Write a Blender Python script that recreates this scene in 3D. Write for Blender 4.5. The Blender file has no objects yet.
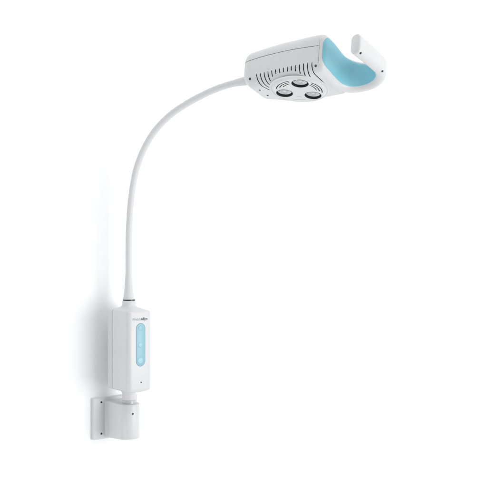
import bpy, bmesh, math
from mathutils import Vector, Matrix

U = 0.002                      # one modelling unit is 2 mm
scene = bpy.context.scene
C = scene.collection

# ---------------------------------------------------------------- camera
cam_d = bpy.data.cameras.new('camera')
cam_d.sensor_width = 36.0
cam_d.lens = 36.0 * 900.0 / 487.0
cam_d.clip_start = 0.05
cam_d.clip_end = 60.0
cam = bpy.data.objects.new('camera', cam_d)
C.objects.link(cam)
cam.location = (0, -900 * U, 0)
cam.rotation_euler = (math.radians(90), 0, 0)
scene.camera = cam

# ---------------------------------------------------------------- light
world = bpy.data.worlds.new('World')
scene.world = world
world.use_nodes = True
bg = world.node_tree.nodes['Background']
bg.inputs['Color'].default_value = (1.0, 1.0, 1.0, 1)
bg.inputs['Strength'].default_value = 1.0
# a studio: pale all round, dimmer on the side behind the camera
_nt = world.node_tree
_tc = _nt.nodes.new('ShaderNodeTexCoord')
_sep = _nt.nodes.new('ShaderNodeSeparateXYZ')
_mr = _nt.nodes.new('ShaderNodeMapRange')
_mr.interpolation_type = 'SMOOTHSTEP'
_mr.inputs['From Min'].default_value = -1.0
_mr.inputs['From Max'].default_value = -0.1
_mr.inputs['To Min'].default_value = 0.33
_mr.inputs['To Max'].default_value = 0.83
_nt.links.new(_tc.outputs['Generated'], _sep.inputs[0])
_nt.links.new(_sep.outputs['Y'], _mr.inputs['Value'])
_nt.links.new(_mr.outputs['Result'], bg.inputs['Color'])

THETA = math.radians(38)       # how far the wall is turned from the camera
NRM = Vector((math.sin(THETA), -math.cos(THETA), 0))
TAN = Vector((math.cos(THETA), math.sin(THETA), 0))

def area(name, loc, target, size, power, col=(1, 1, 1)):
    d = bpy.data.lights.new(name, 'AREA')
    d.shape = 'RECTANGLE'
    d.size, d.size_y = size
    d.energy = power
    d.color = col
    o = bpy.data.objects.new(name, d)
    C.objects.link(o)
    o.location = loc
    o.rotation_euler = (Vector(target) - Vector(loc)).to_track_quat('-Z', 'Y').to_euler()
    return o

area('key_softbox', (3.7, -2.2, -0.4), (-0.1, 0.1, -0.2), (2.6, 2.6), 93)
area('left_fill_softbox', (-1.95, -1.75, -1.6), (-0.23, 0, -0.25), (1.1, 1.1), 13)
area('overhead_softbox', (0.3, -1.2, 2.9), (0.0, 0.0, 0.0), (1.8, 1.2), 17)

scene.view_settings.view_transform = 'Standard'
scene.view_settings.look = 'None'
scene.view_settings.exposure = 0.2
scene.view_settings.gamma = 1.0
scene.render.engine = 'CYCLES'

# ---------------------------------------------------------------- materials
def mat(name, col, rough=0.4, metal=0.0, spec=0.5, bump=0.0, bscale=900.0, var=0.0, coat=0.0):
    m = bpy.data.materials.new(name)
    m.use_nodes = True
    nt = m.node_tree
    b = nt.nodes['Principled BSDF']
    b.inputs['Base Color'].default_value = (*col, 1)
    b.inputs['Roughness'].default_value = rough
    b.inputs['Metallic'].default_value = metal
    b.inputs['Specular IOR Level'].default_value = spec
    b.inputs['Coat Weight'].default_value = coat
    tc = nt.nodes.new('ShaderNodeTexCoord')
    if bump:
        n = nt.nodes.new('ShaderNodeTexNoise')
        n.inputs['Scale'].default_value = bscale
        n.inputs['Detail'].default_value = 3
        nt.links.new(tc.outputs['Object'], n.inputs['Vector'])
        bp = nt.nodes.new('ShaderNodeBump')
        bp.inputs['Strength'].default_value = bump
        bp.inputs['Distance'].default_value = 0.0004
        nt.links.new(n.outputs['Fac'], bp.inputs['Height'])
        nt.links.new(bp.outputs['Normal'], b.inputs['Normal'])
    if var:
        n2 = nt.nodes.new('ShaderNodeTexNoise')
        n2.inputs['Scale'].default_value = 25
        nt.links.new(tc.outputs['Object'], n2.inputs['Vector'])
        mr = nt.nodes.new('ShaderNodeMapRange')
        mr.inputs['To Min'].default_value = rough - var
        mr.inputs['To Max'].default_value = rough + var
        nt.links.new(n2.outputs['Fac'], mr.inputs['Value'])
        nt.links.new(mr.outputs['Result'], b.inputs['Roughness'])
    return m

M_WALL = mat('wall_paint', (0.945, 0.95, 0.955), 0.9, spec=0.1, bump=0.15, bscale=350)
M_WHITE = mat('white_plastic', (0.66, 0.67, 0.675), 0.38, bump=0.10, bscale=1500, var=0.06)
M_BRIGHT = mat('bright_white_plastic', (0.67, 0.675, 0.68), 0.35, bump=0.08, bscale=1500, var=0.06)
M_ARM = mat('white_rubber_sleeve', (0.655, 0.67, 0.685), 0.55, bump=0.10, bscale=900)
M_GROOVE = mat('grey_joint', (0.22, 0.23, 0.23), 0.7)
M_SLOT = mat('dark_slot', (0.035, 0.038, 0.04), 0.8)
M_BLUE = mat('light_blue_rubber', (0.22, 0.53, 0.63), 0.42, bump=0.08, bscale=1200, var=0.05)
M_PANEL = mat('light_blue_film', (0.27, 0.51, 0.60), 0.35)
M_PANEL_EDGE = mat('grey_blue_edge', (0.16, 0.30, 0.36), 0.5)
M_OUTLINE = mat('blue_outline', (0.20, 0.40, 0.49), 0.4)
M_BUTTON = mat('pale_blue_button', (0.33, 0.58, 0.68), 0.35)
M_BLACK = mat('black_plastic', (0.012, 0.012, 0.014), 0.28)
M_STEEL = mat('screw_steel', (0.09, 0.09, 0.095), 0.35, metal=0.6)
M_CHROME = mat('chrome_reflector', (0.56, 0.57, 0.59), 0.14, metal=1.0)
M_LENS = mat('lens_white', (0.62, 0.64, 0.68), 0.10, coat=0.6)
M_CLEAR = mat('frosted_ring', (0.52, 0.55, 0.56), 0.25, coat=0.3)
M_GREY_INK = mat('grey_green_ink', (0.24, 0.34, 0.38), 0.5)
M_DARK_INK = mat('dark_navy_ink', (0.05, 0.085, 0.12), 0.5)

# ---------------------------------------------------------------- root
ROOT = bpy.data.objects.new('examination_lamp', None)
C.objects.link(ROOT)
AX = (129.0 - 243.5)           # x of the upright axis
ROOT.matrix_world = Matrix.Translation(Vector((AX, 0, -193)) * U) @ Matrix.Rotation(THETA, 4, 'Z')
ROOT['label'] = 'white wall-mounted medical examination lamp with curved gooseneck arm and blue hooked handle'
ROOT['category'] = 'lamp'
ROOT_INV = ROOT.matrix_world.inverted()

# frame of box and bracket: x along the wall, y into the wall, z up (units), origin on the axis at height of camera
BASE = Matrix.Translation(Vector((AX, 0, 0))) @ Matrix.Rotation(THETA, 4, 'Z')

def link(name, bm, mats, frame, parent=ROOT, angle=35, smooth=True, flip=False):
    """bm in units inside `frame`; becomes one mesh child of parent, in root space."""
    S = Matrix.Scale(U, 4)
    bm.transform(ROOT_INV @ S @ frame)
    bmesh.ops.recalc_face_normals(bm, faces=bm.faces)
    if flip:
        bmesh.ops.reverse_faces(bm, faces=bm.faces)
    me = bpy.data.meshes.new(name)
    bm.to_mesh(me)
    bm.free()
    for m in (mats if isinstance(mats, (list, tuple)) else [mats]):
        me.materials.append(m)
    # move the origin to the middle of the part
    co = [v.co.copy() for v in me.vertices]
    mid = sum(co, Vector()) / len(co)
    me.transform(Matrix.Translation(-mid))
    o = bpy.data.objects.new(name, me)
    C.objects.link(o)
    o.parent = parent
    o.matrix_parent_inverse = Matrix.Identity(4)
    pm = Vector((0, 0, 0)) if parent is ROOT else parent.location
    o.location = mid - pm
    if smooth:
        me.polygons.foreach_set('use_smooth', [True] * len(me.polygons))
        me.set_sharp_from_angle(angle=math.radians(angle))
    return o

def loft(bm, rings, closed=True, cap0=True, cap1=True, matfn=None):
    vs = [[bm.verts.new(p) for p in r] for r in rings]
    n = len(vs[0])
    for i in range(len(vs) - 1):
        for j in range(n if closed else n - 1):
            k = (j + 1) % n
            f = bm.faces.new((vs[i][j], vs[i][k], vs[i + 1][k], vs[i + 1][j]))
            if matfn:
                f.material_index = matfn(i, j)
    if closed and cap0:
        bm.faces.new(list(reversed(vs[0])))
    if closed and cap1:
        bm.faces.new(vs[-1])
    return vs

def lathe(bm, prof, n=40, M=None, mi=0):
    """prof: (r, z) list; axis z, transformed by M"""
    M = M or Matrix.Identity(4)
    rings = []
    for r, z in prof:
        rings.append([M @ Vector((r * math.cos(2 * math.pi * k / n), r * math.sin(2 * math.pi * k / n), z)) for k in range(n)])
    vs = [[bm.verts.new(p) for p in r] for r in rings]
    for i in range(len(vs) - 1):
        for j in range(n):
            k = (j + 1) % n
            bm.faces.new((vs[i][j], vs[i][k], vs[i + 1][k], vs[i + 1][j])).material_index = mi
    bm.faces.new(list(reversed(vs[0]))).material_index = mi
    bm.faces.new(vs[-1]).material_index = mi

def rrect(x0, x1, y0, y1, r, seg=7, groove=None, gd=0.55, gw=0.28):
    """rounded rectangle, counter-clockwise from bottom right corner. r = (br, tr, tl, bl).
    groove = y of a small groove cut in the left and right sides."""
    if not isinstance(r, (tuple, list)):
        r = (r,) * 4
    pts = []
    def corner(cx, cy, rr, a0):
        for k in range(seg + 1):
            a = math.radians(a0 + 90 * k / seg)
            pts.append((cx + rr * math.cos(a), cy + rr * math.sin(a)))
    corner(x1 - r[0], y0 + r[0], r[0], -90)
    if groove is not None:
        pts.extend([(x1, groove - gw), (x1 - gd, groove - gw * .5), (x1 - gd, groove + gw * .5), (x1, groove + gw)])
    corner(x1 - r[1], y1 - r[1], r[1], 0)
    corner(x0 + r[2], y1 - r[2], r[2], 90)
    if groove is not None:
        pts.extend([(x0, groove + gw), (x0 + gd, groove + gw * .5), (x0 + gd, groove - gw * .5), (x0, groove - gw)])
    corner(x0 + r[3], y0 + r[3], r[3], 180)
    return pts

def boolean_cut(o, cutter_bm, frame, self_=False):
    cm = bpy.data.meshes.new('cut')
    cutter_bm.transform(Matrix.Scale(U, 4) @ frame)
    bmesh.ops.recalc_face_normals(cutter_bm, faces=cutter_bm.faces)
    cutter_bm.to_mesh(cm)
    cutter_bm.free()
    cm.materials.append(M_SLOT)
    c = bpy.data.objects.new('cut', cm)
    C.objects.link(c)
    md = o.modifiers.new('cut', 'BOOLEAN')
    md.operation = 'DIFFERENCE'
    md.solver = 'EXACT'
    md.material_mode = 'TRANSFER'
    md.object = c
    md.use_self = self_
    bpy.context.view_layer.update()
    dg = bpy.context.evaluated_depsgraph_get()
    new = bpy.data.meshes.new_from_object(o.evaluated_get(dg))
    o.modifiers.clear()
    old = o.data
    new.name = old.name
    o.data = new
    bpy.data.objects.remove(c)
    o.data.set_sharp_from_angle(angle=math.radians(35))

def screw(parent, frame, r, label=None):
    """frame: z = outward normal, origin on the surface"""
    bm = bmesh.new()
    lathe(bm, [(r * 1.0, -1.0), (r * 1.0, 0.14), (r * .84, 0.24), (r * .62, .22)], 20)
    o = link('screw', bm, M_SLOT, frame, parent)
    bm = bmesh.new()
    h6 = [[Vector((r * q_ * math.cos(math.pi * k / 3), r * q_ * math.sin(math.pi * k / 3), z_)) for k in range(6)] for q_, z_ in ((.5, .2), (.5, .3), (.3, .3), (.26, .12))]
    loft(bm, h6)
    link('screw_socket', bm, M_STEEL, frame, parent)
    return o

def out_frame(org, normal, up=Vector((0, 0, 1))):
    z = normal.normalized()
    x = up.cross(z).normalized()
    y = z.cross(x)
    m = Matrix((x, y, z)).transposed().to_4x4()
    m.translation = org
    return m

# ---------------------------------------------------------------- wall
D_WALL = 30.4
bm = bmesh.new()
hs = 1800
nx, nz = 1, 1
a = [bm.verts.new((x, D_WALL, z)) for x, z in ((-hs, -1500), (2 * hs, -1500), (2 * hs, 1500), (-hs, 1500))]
b = [bm.verts.new((x, D_WALL + 50, z)) for x, z in ((-hs, -1500), (2 * hs, -1500), (2 * hs, 1500), (-hs, 1500))]
bm.faces.new(a); bm.faces.new(list(reversed(b)))
for i in range(4):
    j = (i + 1) % 4
    bm.faces.new((a[j], a[i], b[i], b[j]))
bm.transform(Matrix.Scale(U, 4) @ BASE)
bmesh.ops.recalc_face_normals(bm, faces=bm.faces)
me = bpy.data.meshes.new('wall'); bm.to_mesh(me); bm.free(); me.materials.append(M_WALL)
wall = bpy.data.objects.new('wall', me); C.objects.link(wall)
wall['kind'] = 'structure'
wall['label'] = 'smooth bright white wall behind the lamp'
wall['category'] = 'wall'

# ---------------------------------------------------------------- wall bracket
bm = bmesh.new()
# back plate: rounded rectangle in x,z extruded along y
def plate_ring(y, inset):
    return [Vector((x, y, z)) for x, z in rrect(-25.8 + inset, 25.8 - inset, -198 + inset, -156 - inset, 1.2, 5)]
loft(bm, [plate_ring(D_WALL, 0), plate_ring(D_WALL - 3.4, 0), plate_ring(D_WALL - 3.9, .2), plate_ring(D_WALL - 4.1, .6)])
bracket = link('wall_bracket', bm, M_WHITE, BASE)
# holder body
bm = bmesh.new()
def holder_ring(z, inset, fl=0.0):
    r = 10.6 - inset
    pts = []
    yb = D_WALL - 4.0
    pts.append(Vector((r + 2.4, yb, z))); pts.append(Vector((r + .7, yb - 1.4, z)))
    pts.append(Vector((r + .1, yb - 3.6, z)))
    for k in range(29):
        a_ = math.radians(0 - 180 * k / 28)
        pts.append(Vector((r * math.cos(a_), r * math.sin(a_), z)))
    pts.append(Vector((-r - .1, yb - 3.6, z)))
    pts.append(Vector((-r - .7, yb - 1.4, z))); pts.append(Vector((-r - 2.4, yb, z)))
    if z < -180:
        for v in pts:
            v.z -= 2.8 * (v.y + 10) / 37
    return pts
loft(bm, [holder_ring(-194.2, 1.2), holder_ring(-193.8, .4), holder_ring(-193.0, 0), holder_ring(-160.6, 0), holder_ring(-160.0, .25), holder_ring(-159.6, .9)])
holder = link('socket_holder', bm, M_WHITE, BASE, bracket)
for z in (-160.6, -192.4):
    screw(bracket, BASE @ out_frame(Vector((-16.6, D_WALL - 4.1, z)), Vector((0, -1, 0))), 1.05)
    screw(bracket, BASE @ out_frame(Vector((16.6, D_WALL - 4.1, z)), Vector((0, -1, 0))), 1.05)
aa = math.radians(-90 - 10)
screw(bracket, BASE @ out_frame(Vector((10.6 * math.cos(aa), 10.6 * math.sin(aa), -168.6)), Vector((math.cos(aa), math.sin(aa), 0))), .95)

# ---------------------------------------------------------------- socket post
bm = bmesh.new()
lathe(bm, [(8.6, -144.0), (8.4, -146.6), (7.6, -147.8), (6.9, -149.5), (6.7, -154.0), (6.4, -155.2), (6.4, -162)], 40)
post = link('mounting_post', bm, M_WHITE, BASE)
bm = bmesh.new()
lathe(bm, [(6.2, -159.9), (7.0, -159.9), (7.0, -156.6), (6.8, -156.2), (6.2, -156.2)], 40)
link('post_ring', bm, M_CLEAR, BASE, post)

# ---------------------------------------------------------------- power box
bm = bmesh.new()
HX, HY = 14.0, 21.4
SEAM_Y = 9.0
def box_ring(z, inset, r=5.0, g=True, gd=.35):
    r = max(r - inset * .2, .6)
    return [Vector((x, y, z)) for x, y in rrect(-HX + inset, HX - inset, -HY + inset, HY - inset, r, 7, groove=SEAM_Y * (1 - inset / HY), gd=gd if g else .02, gw=.27)]
rings = [box_ring(-146.6, 5.0, 5), box_ring(-145.6, 2.6, 5), box_ring(-144.9, 1.0), box_ring(-144.0, .25), box_ring(-143.0, 0),
         box_ring(-68.0, 0), box_ring(-67.0, .3), box_ring(-66.3, 1.0)]
loft(bm, rings, matfn=lambda i, j: 1 if j in (8, 9, 10, 28, 29, 30) else 0)
box = link('power_box', bm, [M_WHITE, M_GROOVE], BASE)
# domed shoulder and collar on top
bm = bmesh.new()
def blend_ring(z, t):
    """t=0 rounded rectangle, t=1 circle radius 7"""
    n = 64
    out = []
    for k in range(n):
        a_ = 2 * math.pi * k / n
        c, s = math.cos(a_), math.sin(a_)
        hx, hy = HX - 1.2, HY - 1.2
        e = 5.0
        rr = (abs(c / hx) ** e + abs(s / hy) ** e) ** (-1 / e)
        r = rr * (1 - t) + 7.0 * t
        out.append(Vector((r * c, r * s, z)))
    return out
loft(bm, [blend_ring(-67.5, 0), blend_ring(-66.2, 0.0), blend_ring(-65.3, .28), blend_ring(-64.4, .58), blend_ring(-63.2, .85), blend_ring(-61.8, .97),
          blend_ring(-60.4, 1), blend_ring(-57.6, 1.0)] + [[Vector((6.3 * math.cos(2 * math.pi * k / 64), 6.3 * math.sin(2 * math.pi * k / 64), -57.0)) for k in range(64)]])
link('box_shoulder', bm, M_WHITE, BASE, box, angle=50)
bm = bmesh.new()
lathe(bm, [(5.6, -57.2), (6.1, -57.0), (6.1, -55.9), (5.6, -55.7)], 40)
link('black_gasket', bm, M_BLACK, BASE, box)

FY = -HY                       # front face plane
def front_frame(x, z, lift=0.0):
    return BASE @ out_frame(Vector((x, FY - lift, z)), Vector((0, -1, 0)))

def stadium(bm, hw, z0, z1, y0, y1, ins=0.0, n=16):
    def ring(y, i):
        r = hw - i
        pts = []
        for k in range(n + 1):
            a_ = math.pi * k / n
            pts.append(Vector((r * math.cos(a_), y, z1 - hw + r * math.sin(a_))))
        for k in range(n + 1):
            a_ = math.pi + math.pi * k / n
            pts.append(Vector((r * math.cos(a_), y, z0 + hw + r * math.sin(a_))))
        return pts
    loft(bm, [ring(y0, 0), ring(y1 + .05, 0), ring(y1, .12)])
PX = 0.4
PB = BASE @ Matrix.Translation(Vector((PX, 0, 0)))
bm = bmesh.new()
stadium(bm, 5.35, -120.6, -78.2, FY + .6, FY - .10)
panel_rim = link('control_panel', bm, M_PANEL_EDGE, PB, box)
bm = bmesh.new()
stadium(bm, 4.95, -120.2, -78.6, FY + .2, FY - .18)
link('panel_film', bm, M_PANEL, PB, box)
for z, rr in ((-83.0, 1.9), (-99.6, 2.5), (-114.8, 3.1)):
    bm = bmesh.new()
    lathe(bm, [(rr, -.1), (rr, .14), (rr - .35, .2), (rr - .45, .06), (rr * .55, .06), (rr * .42, .16)], 28)
    bt = link('button', bm, M_BUTTON, front_frame(PX, z, .18), box)
    bm = bmesh.new()
    loft(bm, [[Vector((r_ * math.cos(math.pi * k / 14), r_ * math.sin(math.pi * k / 14), h_)) for k in range(28)] for r_, h_ in ((rr + .3, -.05), (rr + .3, .07), (rr - .05, .07), (rr - .05, -.05))], cap0=False, cap1=False)
    link('button_outline', bm, M_OUTLINE, front_frame(PX, z, .18), box)
# small indicator screw under the panel
bm = bmesh.new()
lathe(bm, [(.75, -.4), (.75, .12), (.5, .2)], 18)
link('screw', bm, M_SLOT, front_frame(1.0, -136.4), box)

def lettering(body, size, mat_, frame, parent, thick=0.06, offset=0.0):
    cu = bpy.data.curves.new('lettering', 'FONT')
    cu.body = body
    cu.size = size
    cu.extrude = thick
    cu.offset = offset
    cu.align_x = 'LEFT'
    tmp = bpy.data.objects.new('lettering', cu)
    C.objects.link(tmp)
    bpy.context.view_layer.update()
    dg = bpy.context.evaluated_depsgraph_get()
    me_ = bpy.data.meshes.new_from_object(tmp.evaluated_get(dg))
    bpy.data.objects.remove(tmp)
    bm_ = bmesh.new(); bm_.from_mesh(me_)
    w = max(v.co.x for v in bm_.verts)
    bpy.data.meshes.remove(me_)
    return link('lettering', bm_, mat_, frame, parent, smooth=False), w
_, w = lettering('Welch', 3.7, M_GREY_INK, front_frame(-9.2, -75.4, .04), box)
lettering('Allyn', 3.7, M_DARK_INK, front_frame(-9.2 + w + .25, -75.4, .04), box, offset=.09)

# ---------------------------------------------------------------- lamp head frame
Xr, Zu, Tw = Vector((1, 0, 0)), Vector((0, 0, 1)), Vector((0, -1, 0))
HEAD_PX = (299.3, 89.3)
HEAD_T = 79.0                                      # how far in front of the axis plane
depth = 900 - HEAD_T
k_ = depth / 900.0
HC = Vector(((HEAD_PX[0] - 243.5) * k_, -HEAD_T, (243.5 - HEAD_PX[1]) * k_))
ray = Vector(((HEAD_PX[0] - 243.5), 900, (243.5 - HEAD_PX[1]))).normalized()
e_t = -ray
e_r = Vector((0, 0, 1)).cross(e_t).normalized()
e_u = e_t.cross(e_r).normalized()
p = (e_r * .9975 - e_u * .07 + e_t * .017).normalized()
q = (e_r * .014 + e_u * .425 + e_t * .905)
q = (q - p * q.dot(p)).normalized()
ALPHA = math.radians(30)
vA = p * math.cos(ALPHA) + q * math.sin(ALPHA)
vW = p * math.sin(ALPHA) - q * math.cos(ALPHA)
vN = vA.cross(vW)
if vN.z < 0:
    vN = -vN
# columns: x=A (to the front), y=W (to the far side), z=N (up out of the back)
HEAD = Matrix((vA * k_, vW * k_, vN * k_)).transposed().to_4x4()
HEAD.translation = HC
MIRROR = HEAD.to_3x3().determinant() < 0

def hp(a_, w_, n_):
    P = HEAD @ Vector((a_, w_, n_))
    d = 900 + P.y
    return (round(243.5 + P.x * 900 / d, 1), round(243.5 - P.z * 900 / d, 1))

# ---------------------------------------------------------------- lamp head shell
A0, A1 = -53.0, 38.0
def s01(x): 
    x = max(0, min(1, x)); return x * x * (3 - 2 * x)
def top_h(a_):
    t = (a_ - A0) / (A1 - A0)
    return 41.0 - .3 * t + 11.0 * t * (1 - t)
def seam_h(a_):
    t = (a_ - A0) / (A1 - A0)
    return 28.0 - 2.4 * t + 1.3 * math.sin(math.pi * t)
def near_w(a_):
    return -27.5 - 3.5 * s01((a_ + 55) / 75)
def far_w(a_):
    return 10.0 + 20.5 * s01((a_ + 52) / 44) - 2.0 * s01((a_ - 18) / 20)
def bottom_n(a_):
    return max(0.0, (-44.0 - a_)) * .7
def head_ring(a_, ins):
    h = top_h(a_)
    rb, rt = 10.0 - 3.0 * s01((a_ - 22) / 14), 14.0 - 5.0 * s01((a_ - 5) / 33)
    f = max(0.0, 1 - ins / 16.0)
    return [Vector((a_, w_, n_)) for w_, n_ in rrect(near_w(a_) + ins, far_w(a_) - ins, bottom_n(a_) + ins * .5, h - ins, (rb * .55 * f + .2, rt * f + .2, rt * f + .2, rb * f + .2), 9,
                                                     groove=min(max(seam_h(a_), bottom_n(a_) + ins * .5 + rb * f + .7), h - ins - rt * f - .7), gd=.45, gw=.26)]
avals = [(A0 - 0.0, 7.0), (A0 + .25, 5.2), (A0 + .9, 3.5), (A0 + 2.0, 1.9), (A0 + 3.6, .8), (A0 + 5.5, .2), (A0 + 7.5, 0)]
aa_ = A0 + 7.5
rings_a = None
rings = [head_ring(x, i) for x, i in avals]
N_ = 26
for k in range(1, N_ + 1):
    rings.append(head_ring(aa_ + (A1 - 1.6 - aa_) * k / N_, 0))
rings += [head_ring(A1 - .8, .3), head_ring(A1 - .2, 1.0), head_ring(A1, 2.0)]
bm = bmesh.new()
SEG = 10                                            # points per corner
nr = len(rings[0])
groove_js = set()
for j in range(10, 13): groove_js.add(j)
for j in range(10 + 4 + 20, 10 + 4 + 20 + 3): groove_js.add(j)
loft(bm, rings, matfn=lambda i, j: 1 if j in groove_js else 0)
head = link('lamp_head', bm, [M_WHITE, M_GROOVE], HEAD, angle=32)

# surface path of the near side and bottom: s measured down the side from the given N
RB = 10.0
def skin(a_, n_start, s):
    """point (W,N) and outward normal on the near/bottom skin at arc length s below n_start"""
    w0 = near_w(a_)
    straight = n_start - RB
    if s < straight:
        return (w0, n_start - s), (-1, 0)
    s2 = s - straight
    arc = RB * math.pi / 2
    if s2 < arc:
        t = s2 / RB
        return (w0 + RB - RB * math.cos(t), RB - RB * math.sin(t)), (-math.cos(t), -math.sin(t))
    return (w0 + RB + (s2 - arc), 0.0), (0, -1)

bm = bmesh.new()
NS = 15
for i in range(NS):
    a_s = -34.0 + 64.5 * i / (NS - 1)
    n0 = 10.5 - .8 * (i / (NS - 1))
    wend = -math.sqrt(max(0, 31.5 ** 2 - a_s ** 2)) if abs(a_s) < 31.5 else 0
    wend = max(-30, min(-9.0, wend))
    if i == NS - 1: wend = 2.0
    if i == NS - 2: wend = -20.0
    # length needed to reach wend
    L = 4.6
    while L < 60:
        (w_, n_), _n = skin(a_s, n0, L)
        if w_ >= wend: break
        L += .2
    L = max(L, 4.8)
    K = 12
    hwid = .5
    outer, inner = [], []
    for k in range(K + 1):
        s = L * k / K
        bend = 1 - (.02 if i == NS - 1 else .16) * (s / 26.0) ** 1.2
        a_k = a_s * bend
        (w_, n_), (nw, nn) = skin(a_k, n0, s)
        hw_ = hwid * (1 if 0 < k < K else .45)
        outer.append((Vector((a_k - hw_, w_ + nw * 1.0, n_ + nn * 1.0)), Vector((a_k + hw_, w_ + nw * 1.0, n_ + nn * 1.0)),
                      Vector((a_k + hw_, w_ - nw * 2.2, n_ - nn * 2.2)), Vector((a_k - hw_, w_ - nw * 2.2, n_ - nn * 2.2))))
    loft(bm, outer)
# round seat for the light plate
PLATE_R = 28.5
ring0 = [Vector((PLATE_R * math.cos(2 * math.pi * k / 72), PLATE_R * math.sin(2 * math.pi * k / 72) + .0, -2)) for k in range(72)]
ring1 = [v + Vector((0, 0, 5.0)) for v in ring0]
bm2 = bmesh.new()
lathe(bm2, [(27.0, -4.0), (27.0, 5.0)], 72)
boolean_cut(head, bm2, HEAD)
boolean_cut(head, bm, HEAD, True)

# ---------------------------------------------------------------- light plate with three lamps
bm = bmesh.new()
lathe(bm, [(26.5, 4.6), (26.5, .3), (30.2, .2), (30.2, -.05), (29.6, -.25), (28.5, -.4), (28.2, -.1), (27.8, -.1), (27.4, -.5), (25.8, -1.5), (24.6, -1.7)], 96)
plate = link('light_plate', bm, M_WHITE, HEAD, angle=40)
LED_R = 8.6
LEDS = []
for ang in (117, 237, 357):
    # angle in the p/q plane turned into head coordinates
    a_ = math.radians(ang + 1)
    pu, qv = 16.6 * math.cos(math.radians({117: 88, 237: 208, 357: 328}[ang])), 16.6 * math.sin(math.radians({117: 88, 237: 208, 357: 328}[ang]))
    A_ = pu * math.cos(ALPHA) + qv * math.sin(ALPHA)
    W_ = pu * math.sin(ALPHA) - qv * math.cos(ALPHA)
    LEDS.append((A_, W_))
cut = bmesh.new()
for A_, W_ in LEDS:
    lathe(cut, [(LED_R, -5), (LED_R, 3.9)], 40, Matrix.Translation(Vector((A_, W_, 0))))
# concentric vent arcs left and right
def arc_slot(bmx, r, d0, d1, hw_, z0, z1, n=14):
    secs = []
    for k in range(n + 1):
        dg = math.radians(d0 + (d1 - d0) * k / n)
        # direction in p/q turned into A/W
        c, s = math.cos(dg), math.sin(dg)
        dA = c * math.cos(ALPHA) + s * math.sin(ALPHA)
        dW = c * math.sin(ALPHA) - s * math.cos(ALPHA)
        def P(rr, z): return Vector((rr * dA, rr * dW, z))
        secs.append((P(r - hw_, z0), P(r + hw_, z0), P(r + hw_, z1), P(r - hw_, z1)))
    loft(bmx, secs)
for r in (22.9, 20.2, 17.5):
    arc_slot(cut, r, 116 + (23 - r) * 1.0, 176 - (23 - r) * 3.5, .5, -5, -.6)
    arc_slot(cut, r, -2 + (23 - r) * 2.5, 60 - (23 - r) * 1.0, .5, -5, -.6)
# small tab outline on the far edge of the plate
arc_slot(cut, 21.0, 252, 288, .16, -5, -1.3)
arc_slot(cut, 14.0, 258, 282, .16, -5, -1.3)
boolean_cut(plate, cut, HEAD)

for A_, W_ in LEDS:
    F = HEAD @ Matrix.Translation(Vector((A_, W_, 0)))
    # black tapered cup: open ring
    bm = bmesh.new()
    n = 44
    prof = [(8.57, 3.8), (8.57, -1.75), (8.4, -1.9), (8.15, -1.75), (7.8, 0), (7.7, 3.8)]
    rings = [[Vector((r * math.cos(2 * math.pi * k / n), r * math.sin(2 * math.pi * k / n), z)) for k in range(n)] for r, z in prof]
    loft(bm, rings, cap0=False, cap1=False)
    cup = link('lamp_cup', bm, M_BLACK, F, plate)
    bm = bmesh.new()
    nf = 16
    prof = [(7.75, 3.6), (7.75, .9), (7.3, .5), (6.3, 1.2), (5.0, 2.2), (3.4, 3.0), (2.0, 3.4)]
    lathe(bm, prof, nf)
    link('reflector', bm, M_CHROME, F, plate, angle=12)
    bm = bmesh.new()
    lathe(bm, [(3.3, 3.2), (3.3, 1.8), (3.0, 1.0), (2.3, .4), (1.3, .05), (.5, -.05)], n)
    link('lamp_lens', bm, M_LENS, F, plate, angle=60)

# ---------------------------------------------------------------- hooked handle
T_H = 10.5
CA, CW, RIN = 60.5, 5.0, 18.0
W_START, W_TIP = -30.9, -37.5
RC = RIN + T_H / 2
path = []                                           # (A, W, tangentA, tangentW)
for k in range(0, 15):
    path.append((CA - RC, W_START + 6.0 * (1 - math.cos(math.pi / 2 * k / 14)), 0, 1))
w0_ = path[-1][1]
for k in range(1, 25):
    path.append((CA - RC, w0_ + (CW - w0_) * k / 24, 0, 1))
I_E0 = len(path) - 1
for k in range(1, 41):
    a_ = math.radians(180 - 180 * k / 40)
    path.append((CA + RC * math.cos(a_), CW + RC * math.sin(a_), math.sin(a_), -math.cos(a_)))
I_E1 = len(path) - 1
for k in range(1, 19):
    path.append((CA + RC - 4.0 * (k / 18) ** 1.4, CW - (CW - W_TIP) * k / 18, -.08 * k / 18, -1))
cum = [0]
for i in range(1, len(path)):
    cum.append(cum[-1] + math.hypot(path[i][0] - path[i - 1][0], path[i][1] - path[i - 1][1]))
TOT = cum[-1]
S_EL0 = cum[I_E0]; S_EL1 = cum[I_E1]
def interp(s, kn):
    for (s0, v0), (s1, v1) in zip(kn, kn[1:]):
        if s <= s1:
            t = (s - s0) / (s1 - s0)
            return v0 + (v1 - v0) * t
    return kn[-1][1]
def smooth_interp(s, kn, r=6.0):
    return sum(interp(max(0, min(TOT, s + d * r)), kn) for d in (-1, -.67, -.33, 0, .33, .67, 1)) / 7
def near_round(s, r):
    return r - math.sqrt(max(0, r * r - (r - s) ** 2)) if s < r else 0.0
def h_bot(s): return smooth_interp(s, [(0, .2), (S_EL0 * .5, 0), (S_EL0, -1.6), (S_EL0 + 18, -1.8), ((S_EL0 + S_EL1) / 2 + 4, 1.0), (S_EL1, 4.0), (TOT, 4.5)]) + near_round(s, 7)
def h_top(s): return smooth_interp(s, [(0, 40.5), (S_EL0 * .55, 40.8), (S_EL0, 37.5), ((S_EL0 + S_EL1) / 2 - 3, 30.5), (S_EL1 - 12, 24.5), (S_EL1, 22.5), (TOT, 25)]) - near_round(s, 9)
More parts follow.
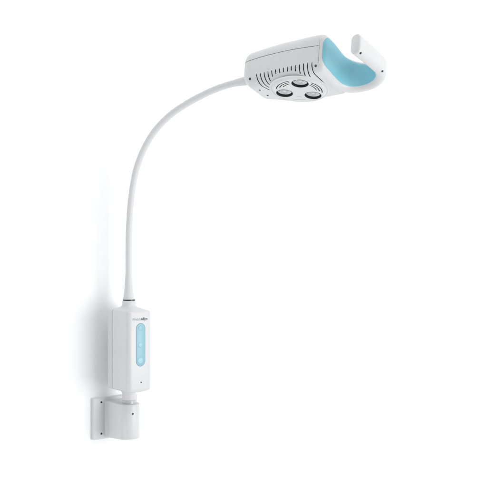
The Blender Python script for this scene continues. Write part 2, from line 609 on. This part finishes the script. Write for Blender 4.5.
def half_t(s):
    if s < 6: return T_H / 2 - 5.2 + 5.2 * math.sqrt(max(0, 1 - (1 - s / 6) ** 2))
    return T_H / 2
def hook_ring(i, ins, ds=0.0):
    A_, W_, ta, tw = path[i]
    A_ += ta * ds; W_ += tw * ds
    s = cum[i]
    na, nw = -tw, ta
    bot, top = h_bot(s) + ins, h_top(s) - ins
    half = half_t(s) - ins
    rr = max(.2, min(half - .05, 5.2 - ins * .5))
    return [Vector((A_ + na * x, W_ + nw * x, z)) for x, z in rrect(-half, half, bot, top, (rr, rr, rr, rr), 8)]
rings = [hook_ring(i, 0) for i in range(len(path))]
rings += [hook_ring(len(path) - 1, .25, .5), hook_ring(len(path) - 1, .8, 1.1), hook_ring(len(path) - 1, 1.6, 1.5)]
bm = bmesh.new()
loft(bm, rings)
handle = link('handle', bm, M_BRIGHT, HEAD, angle=40)
handle['label'] = 'white hooked handle with free upper end'

# is the inner side really at x<0? inner = towards the elbow centre
def inner_sign():
    A_, W_, ta, tw = path[I_E0 + 10]
    na, nw = -tw, ta
    d0 = math.hypot(A_ + na - CA, W_ + nw - CW)
    return -1 if d0 > RC else 1
SG = inner_sign()
def lining_strip(off, pad, s_a, s_b, n=90, m=18):
    """grid on the inner face of the hook between arc lengths, with rounded ends"""
    rows = []
    for i in range(n + 1):
        s = s_a + (s_b - s_a) * (1 - math.cos(math.pi * i / n)) / 2
        j = 0
        while j < len(cum) - 2 and cum[j + 1] < s: j += 1
        t = (s - cum[j]) / (cum[j + 1] - cum[j])
        A_ = path[j][0] * (1 - t) + path[j + 1][0] * t
        W_ = path[j][1] * (1 - t) + path[j + 1][1] * t
        ta = path[j][2] * (1 - t) + path[j + 1][2] * t
        tw = path[j][3] * (1 - t) + path[j + 1][3] * t
        l = math.hypot(ta, tw); ta /= l; tw /= l
        na, nw = -tw, ta
        bot = h_bot(s) + pad[0](s); top = h_top(s) - pad[1](s)
        mid, hh = (bot + top) / 2, (top - bot) / 2
        dr = min(s - s_a, s_b - s)
        R_ = 11.0 if s > S_EL0 else 5.0
        if dr < R_:
            sh = math.sqrt(max(0, R_ * R_ - (R_ - dr) ** 2)) / R_
            hh = hh - R_ * (1 - sh) if hh > R_ else hh * sh
            hh = max(hh, .05)
        row = []
        for k in range(m + 1):
            z = mid + hh * (2 * k / m - 1)
            hf = half_t(s)
            rr = min(5.2, hf - .05)
            # follow the rounded edge of the hook section
            x = hf
            eb = (h_bot(s) + rr) - z
            et = z - (h_top(s) - rr)
            e = max(eb, et, 0)
            if e > 0:
                x = hf - rr + math.sqrt(max(0, rr * rr - min(e, rr) ** 2))
            edge = min(k, m - k)
            lift = off if edge > 0 and 0 < i < n else -.25
            row.append(Vector((A_ + SG * na * (x + lift), W_ + SG * nw * (x + lift), z)))
        rows.append(row)
    return rows
padb = lambda s: interp(s, [(0, 4.5), (S_EL0 * .6, 2.4), (S_EL0, 3.0), (S_EL0 + 20, 3.2), (S_EL1, 3.6), (TOT, 4)])
padt = lambda s: interp(s, [(0, 3.4), (S_EL0 * .5, 3.2), (S_EL0, 2.0), (S_EL1, 3.0), (TOT, 4)])
rows = lining_strip(.30, (padb, padt), 1.0, TOT - 5)
bm = bmesh.new()
vs = [[bm.verts.new(p_) for p_ in r] for r in rows]
for i in range(len(vs) - 1):
    for j in range(len(vs[0]) - 1):
        bm.faces.new((vs[i][j], vs[i][j + 1], vs[i + 1][j + 1], vs[i + 1][j]))
lin = link('grip_lining', bm, M_BLUE, HEAD, handle, angle=60)
lin['label'] = 'light blue soft lining inside the hook'

# screws on the head and on the handle
def head_screw(a_, n0, s, r, parent=head, lift=0.0):
    (w_, n_), (nw, nn) = skin(a_, n0, s)
    F = HEAD @ out_frame(Vector((a_, w_ + nw * lift, n_ + nn * lift)), Vector((0, nw, nn)), Vector((1, 0, 0)))
    screw(parent, F, r)
head_screw(-42.0, RB, 3.2, 1.25)
head_screw(34.6, RB, 5.0, 1.3, lift=.75)
for a_, w_ in ((-38.6, -13.5), (-37.6, 0.5)):
    F = HEAD @ out_frame(Vector((a_, w_, 0.05)), Vector((-.3, 0, -1)), Vector((0, 1, 0)))
    screw(head, F, 1.15)
for sidx in (TOT - 2.4, S_EL1 + 1):
    j = min(range(len(cum)), key=lambda t: abs(cum[t] - sidx))
    z = h_bot(sidx) + 2.2
    F = HEAD @ out_frame(Vector((path[j][0] + T_H / 2 - 1.3, path[j][1], z - .9)), Vector((.7, 0, -.7)), Vector((0, 1, 0)))
    screw(handle, F, 1.1)

# ---------------------------------------------------------------- gooseneck arm
azim = math.radians(27)
arm_px = [(128.9, 300.5), (128.7, 285), (128.6, 262), (128.7, 240), (129.5, 220), (131.0, 200), (135.4, 172), (143.6, 149.6), (155.0, 130.6),
          (170.0, 115.2), (185, 104.8), (200, 96.4), (220, 87.4), (240, 81.9), (256, 79.5)]
pts = []
for px, py in arm_px:
    x, y = px - 243.5, 243.5 - py
    # ray (x, 900, y)*t from the camera meets the vertical plane through the axis
    tn = math.tan(azim)
    # X = x t ; Y = 900 t - 900 ; Y = -tn*(X-AX)
    t = (900 + tn * AX) / (900 + tn * x)
    pts.append(Vector((x * t, 900 * t - 900, y * t)))
def catmull(P, n=10):
    out = []
    Q = [P[0] * 2 - P[1]] + P + [P[-1] * 2 - P[-2]]
    for i in range(1, len(Q) - 2):
        for k in range(n):
            t = k / n
            a_, b_, c_, d_ = Q[i - 1], Q[i], Q[i + 1], Q[i + 2]
            out.append(.5 * ((2 * b_) + (-a_ + c_) * t + (2 * a_ - 5 * b_ + 4 * c_ - d_) * t * t + (-a_ + 3 * b_ - 3 * c_ + d_) * t ** 3))
    out.append(P[-1])
    return out
line = catmull(pts)
for _ in range(14):
    line = [line[0]] + [(line[i - 1] + line[i] * 2 + line[i + 1]) / 4 for i in range(1, len(line) - 1)] + [line[-1]]
def tube(bm, line, radf, n=28):
    side = Vector((math.sin(azim), math.cos(azim), 0))
    rings = []
    L = 0
    tot = sum((line[i] - line[i - 1]).length for i in range(1, len(line)))
    for i, P in enumerate(line):
        if i: L += (line[i] - line[i - 1]).length
        d = (line[min(i + 1, len(line) - 1)] - line[max(i - 1, 0)]).normalized()
        sd = (side - d * side.dot(d)).normalized()
        up = d.cross(sd)
        r = radf(L, tot)
        rings.append([P + sd * r * math.cos(2 * math.pi * k / n) + up * r * math.sin(2 * math.pi * k / n) for k in range(n)])
    loft(bm, rings)
def arm_r(L, tot):
    if L < 5: r = 6.0 - .9 * s01(L / 5)
    elif L < 27: r = 5.1 - 1.9 * ((L - 5) / 22) ** .75
    else: r = 3.2
    e = tot - L
    if e < 26: r = 3.15 + 1.0 * s01((26 - e) / 16)
    return r
line[0] = Vector((line[1].x, line[1].y, -55.8))
bm = bmesh.new()
tube(bm, line, arm_r)
link('gooseneck_arm', bm, M_ARM, Matrix.Identity(4), angle=60)
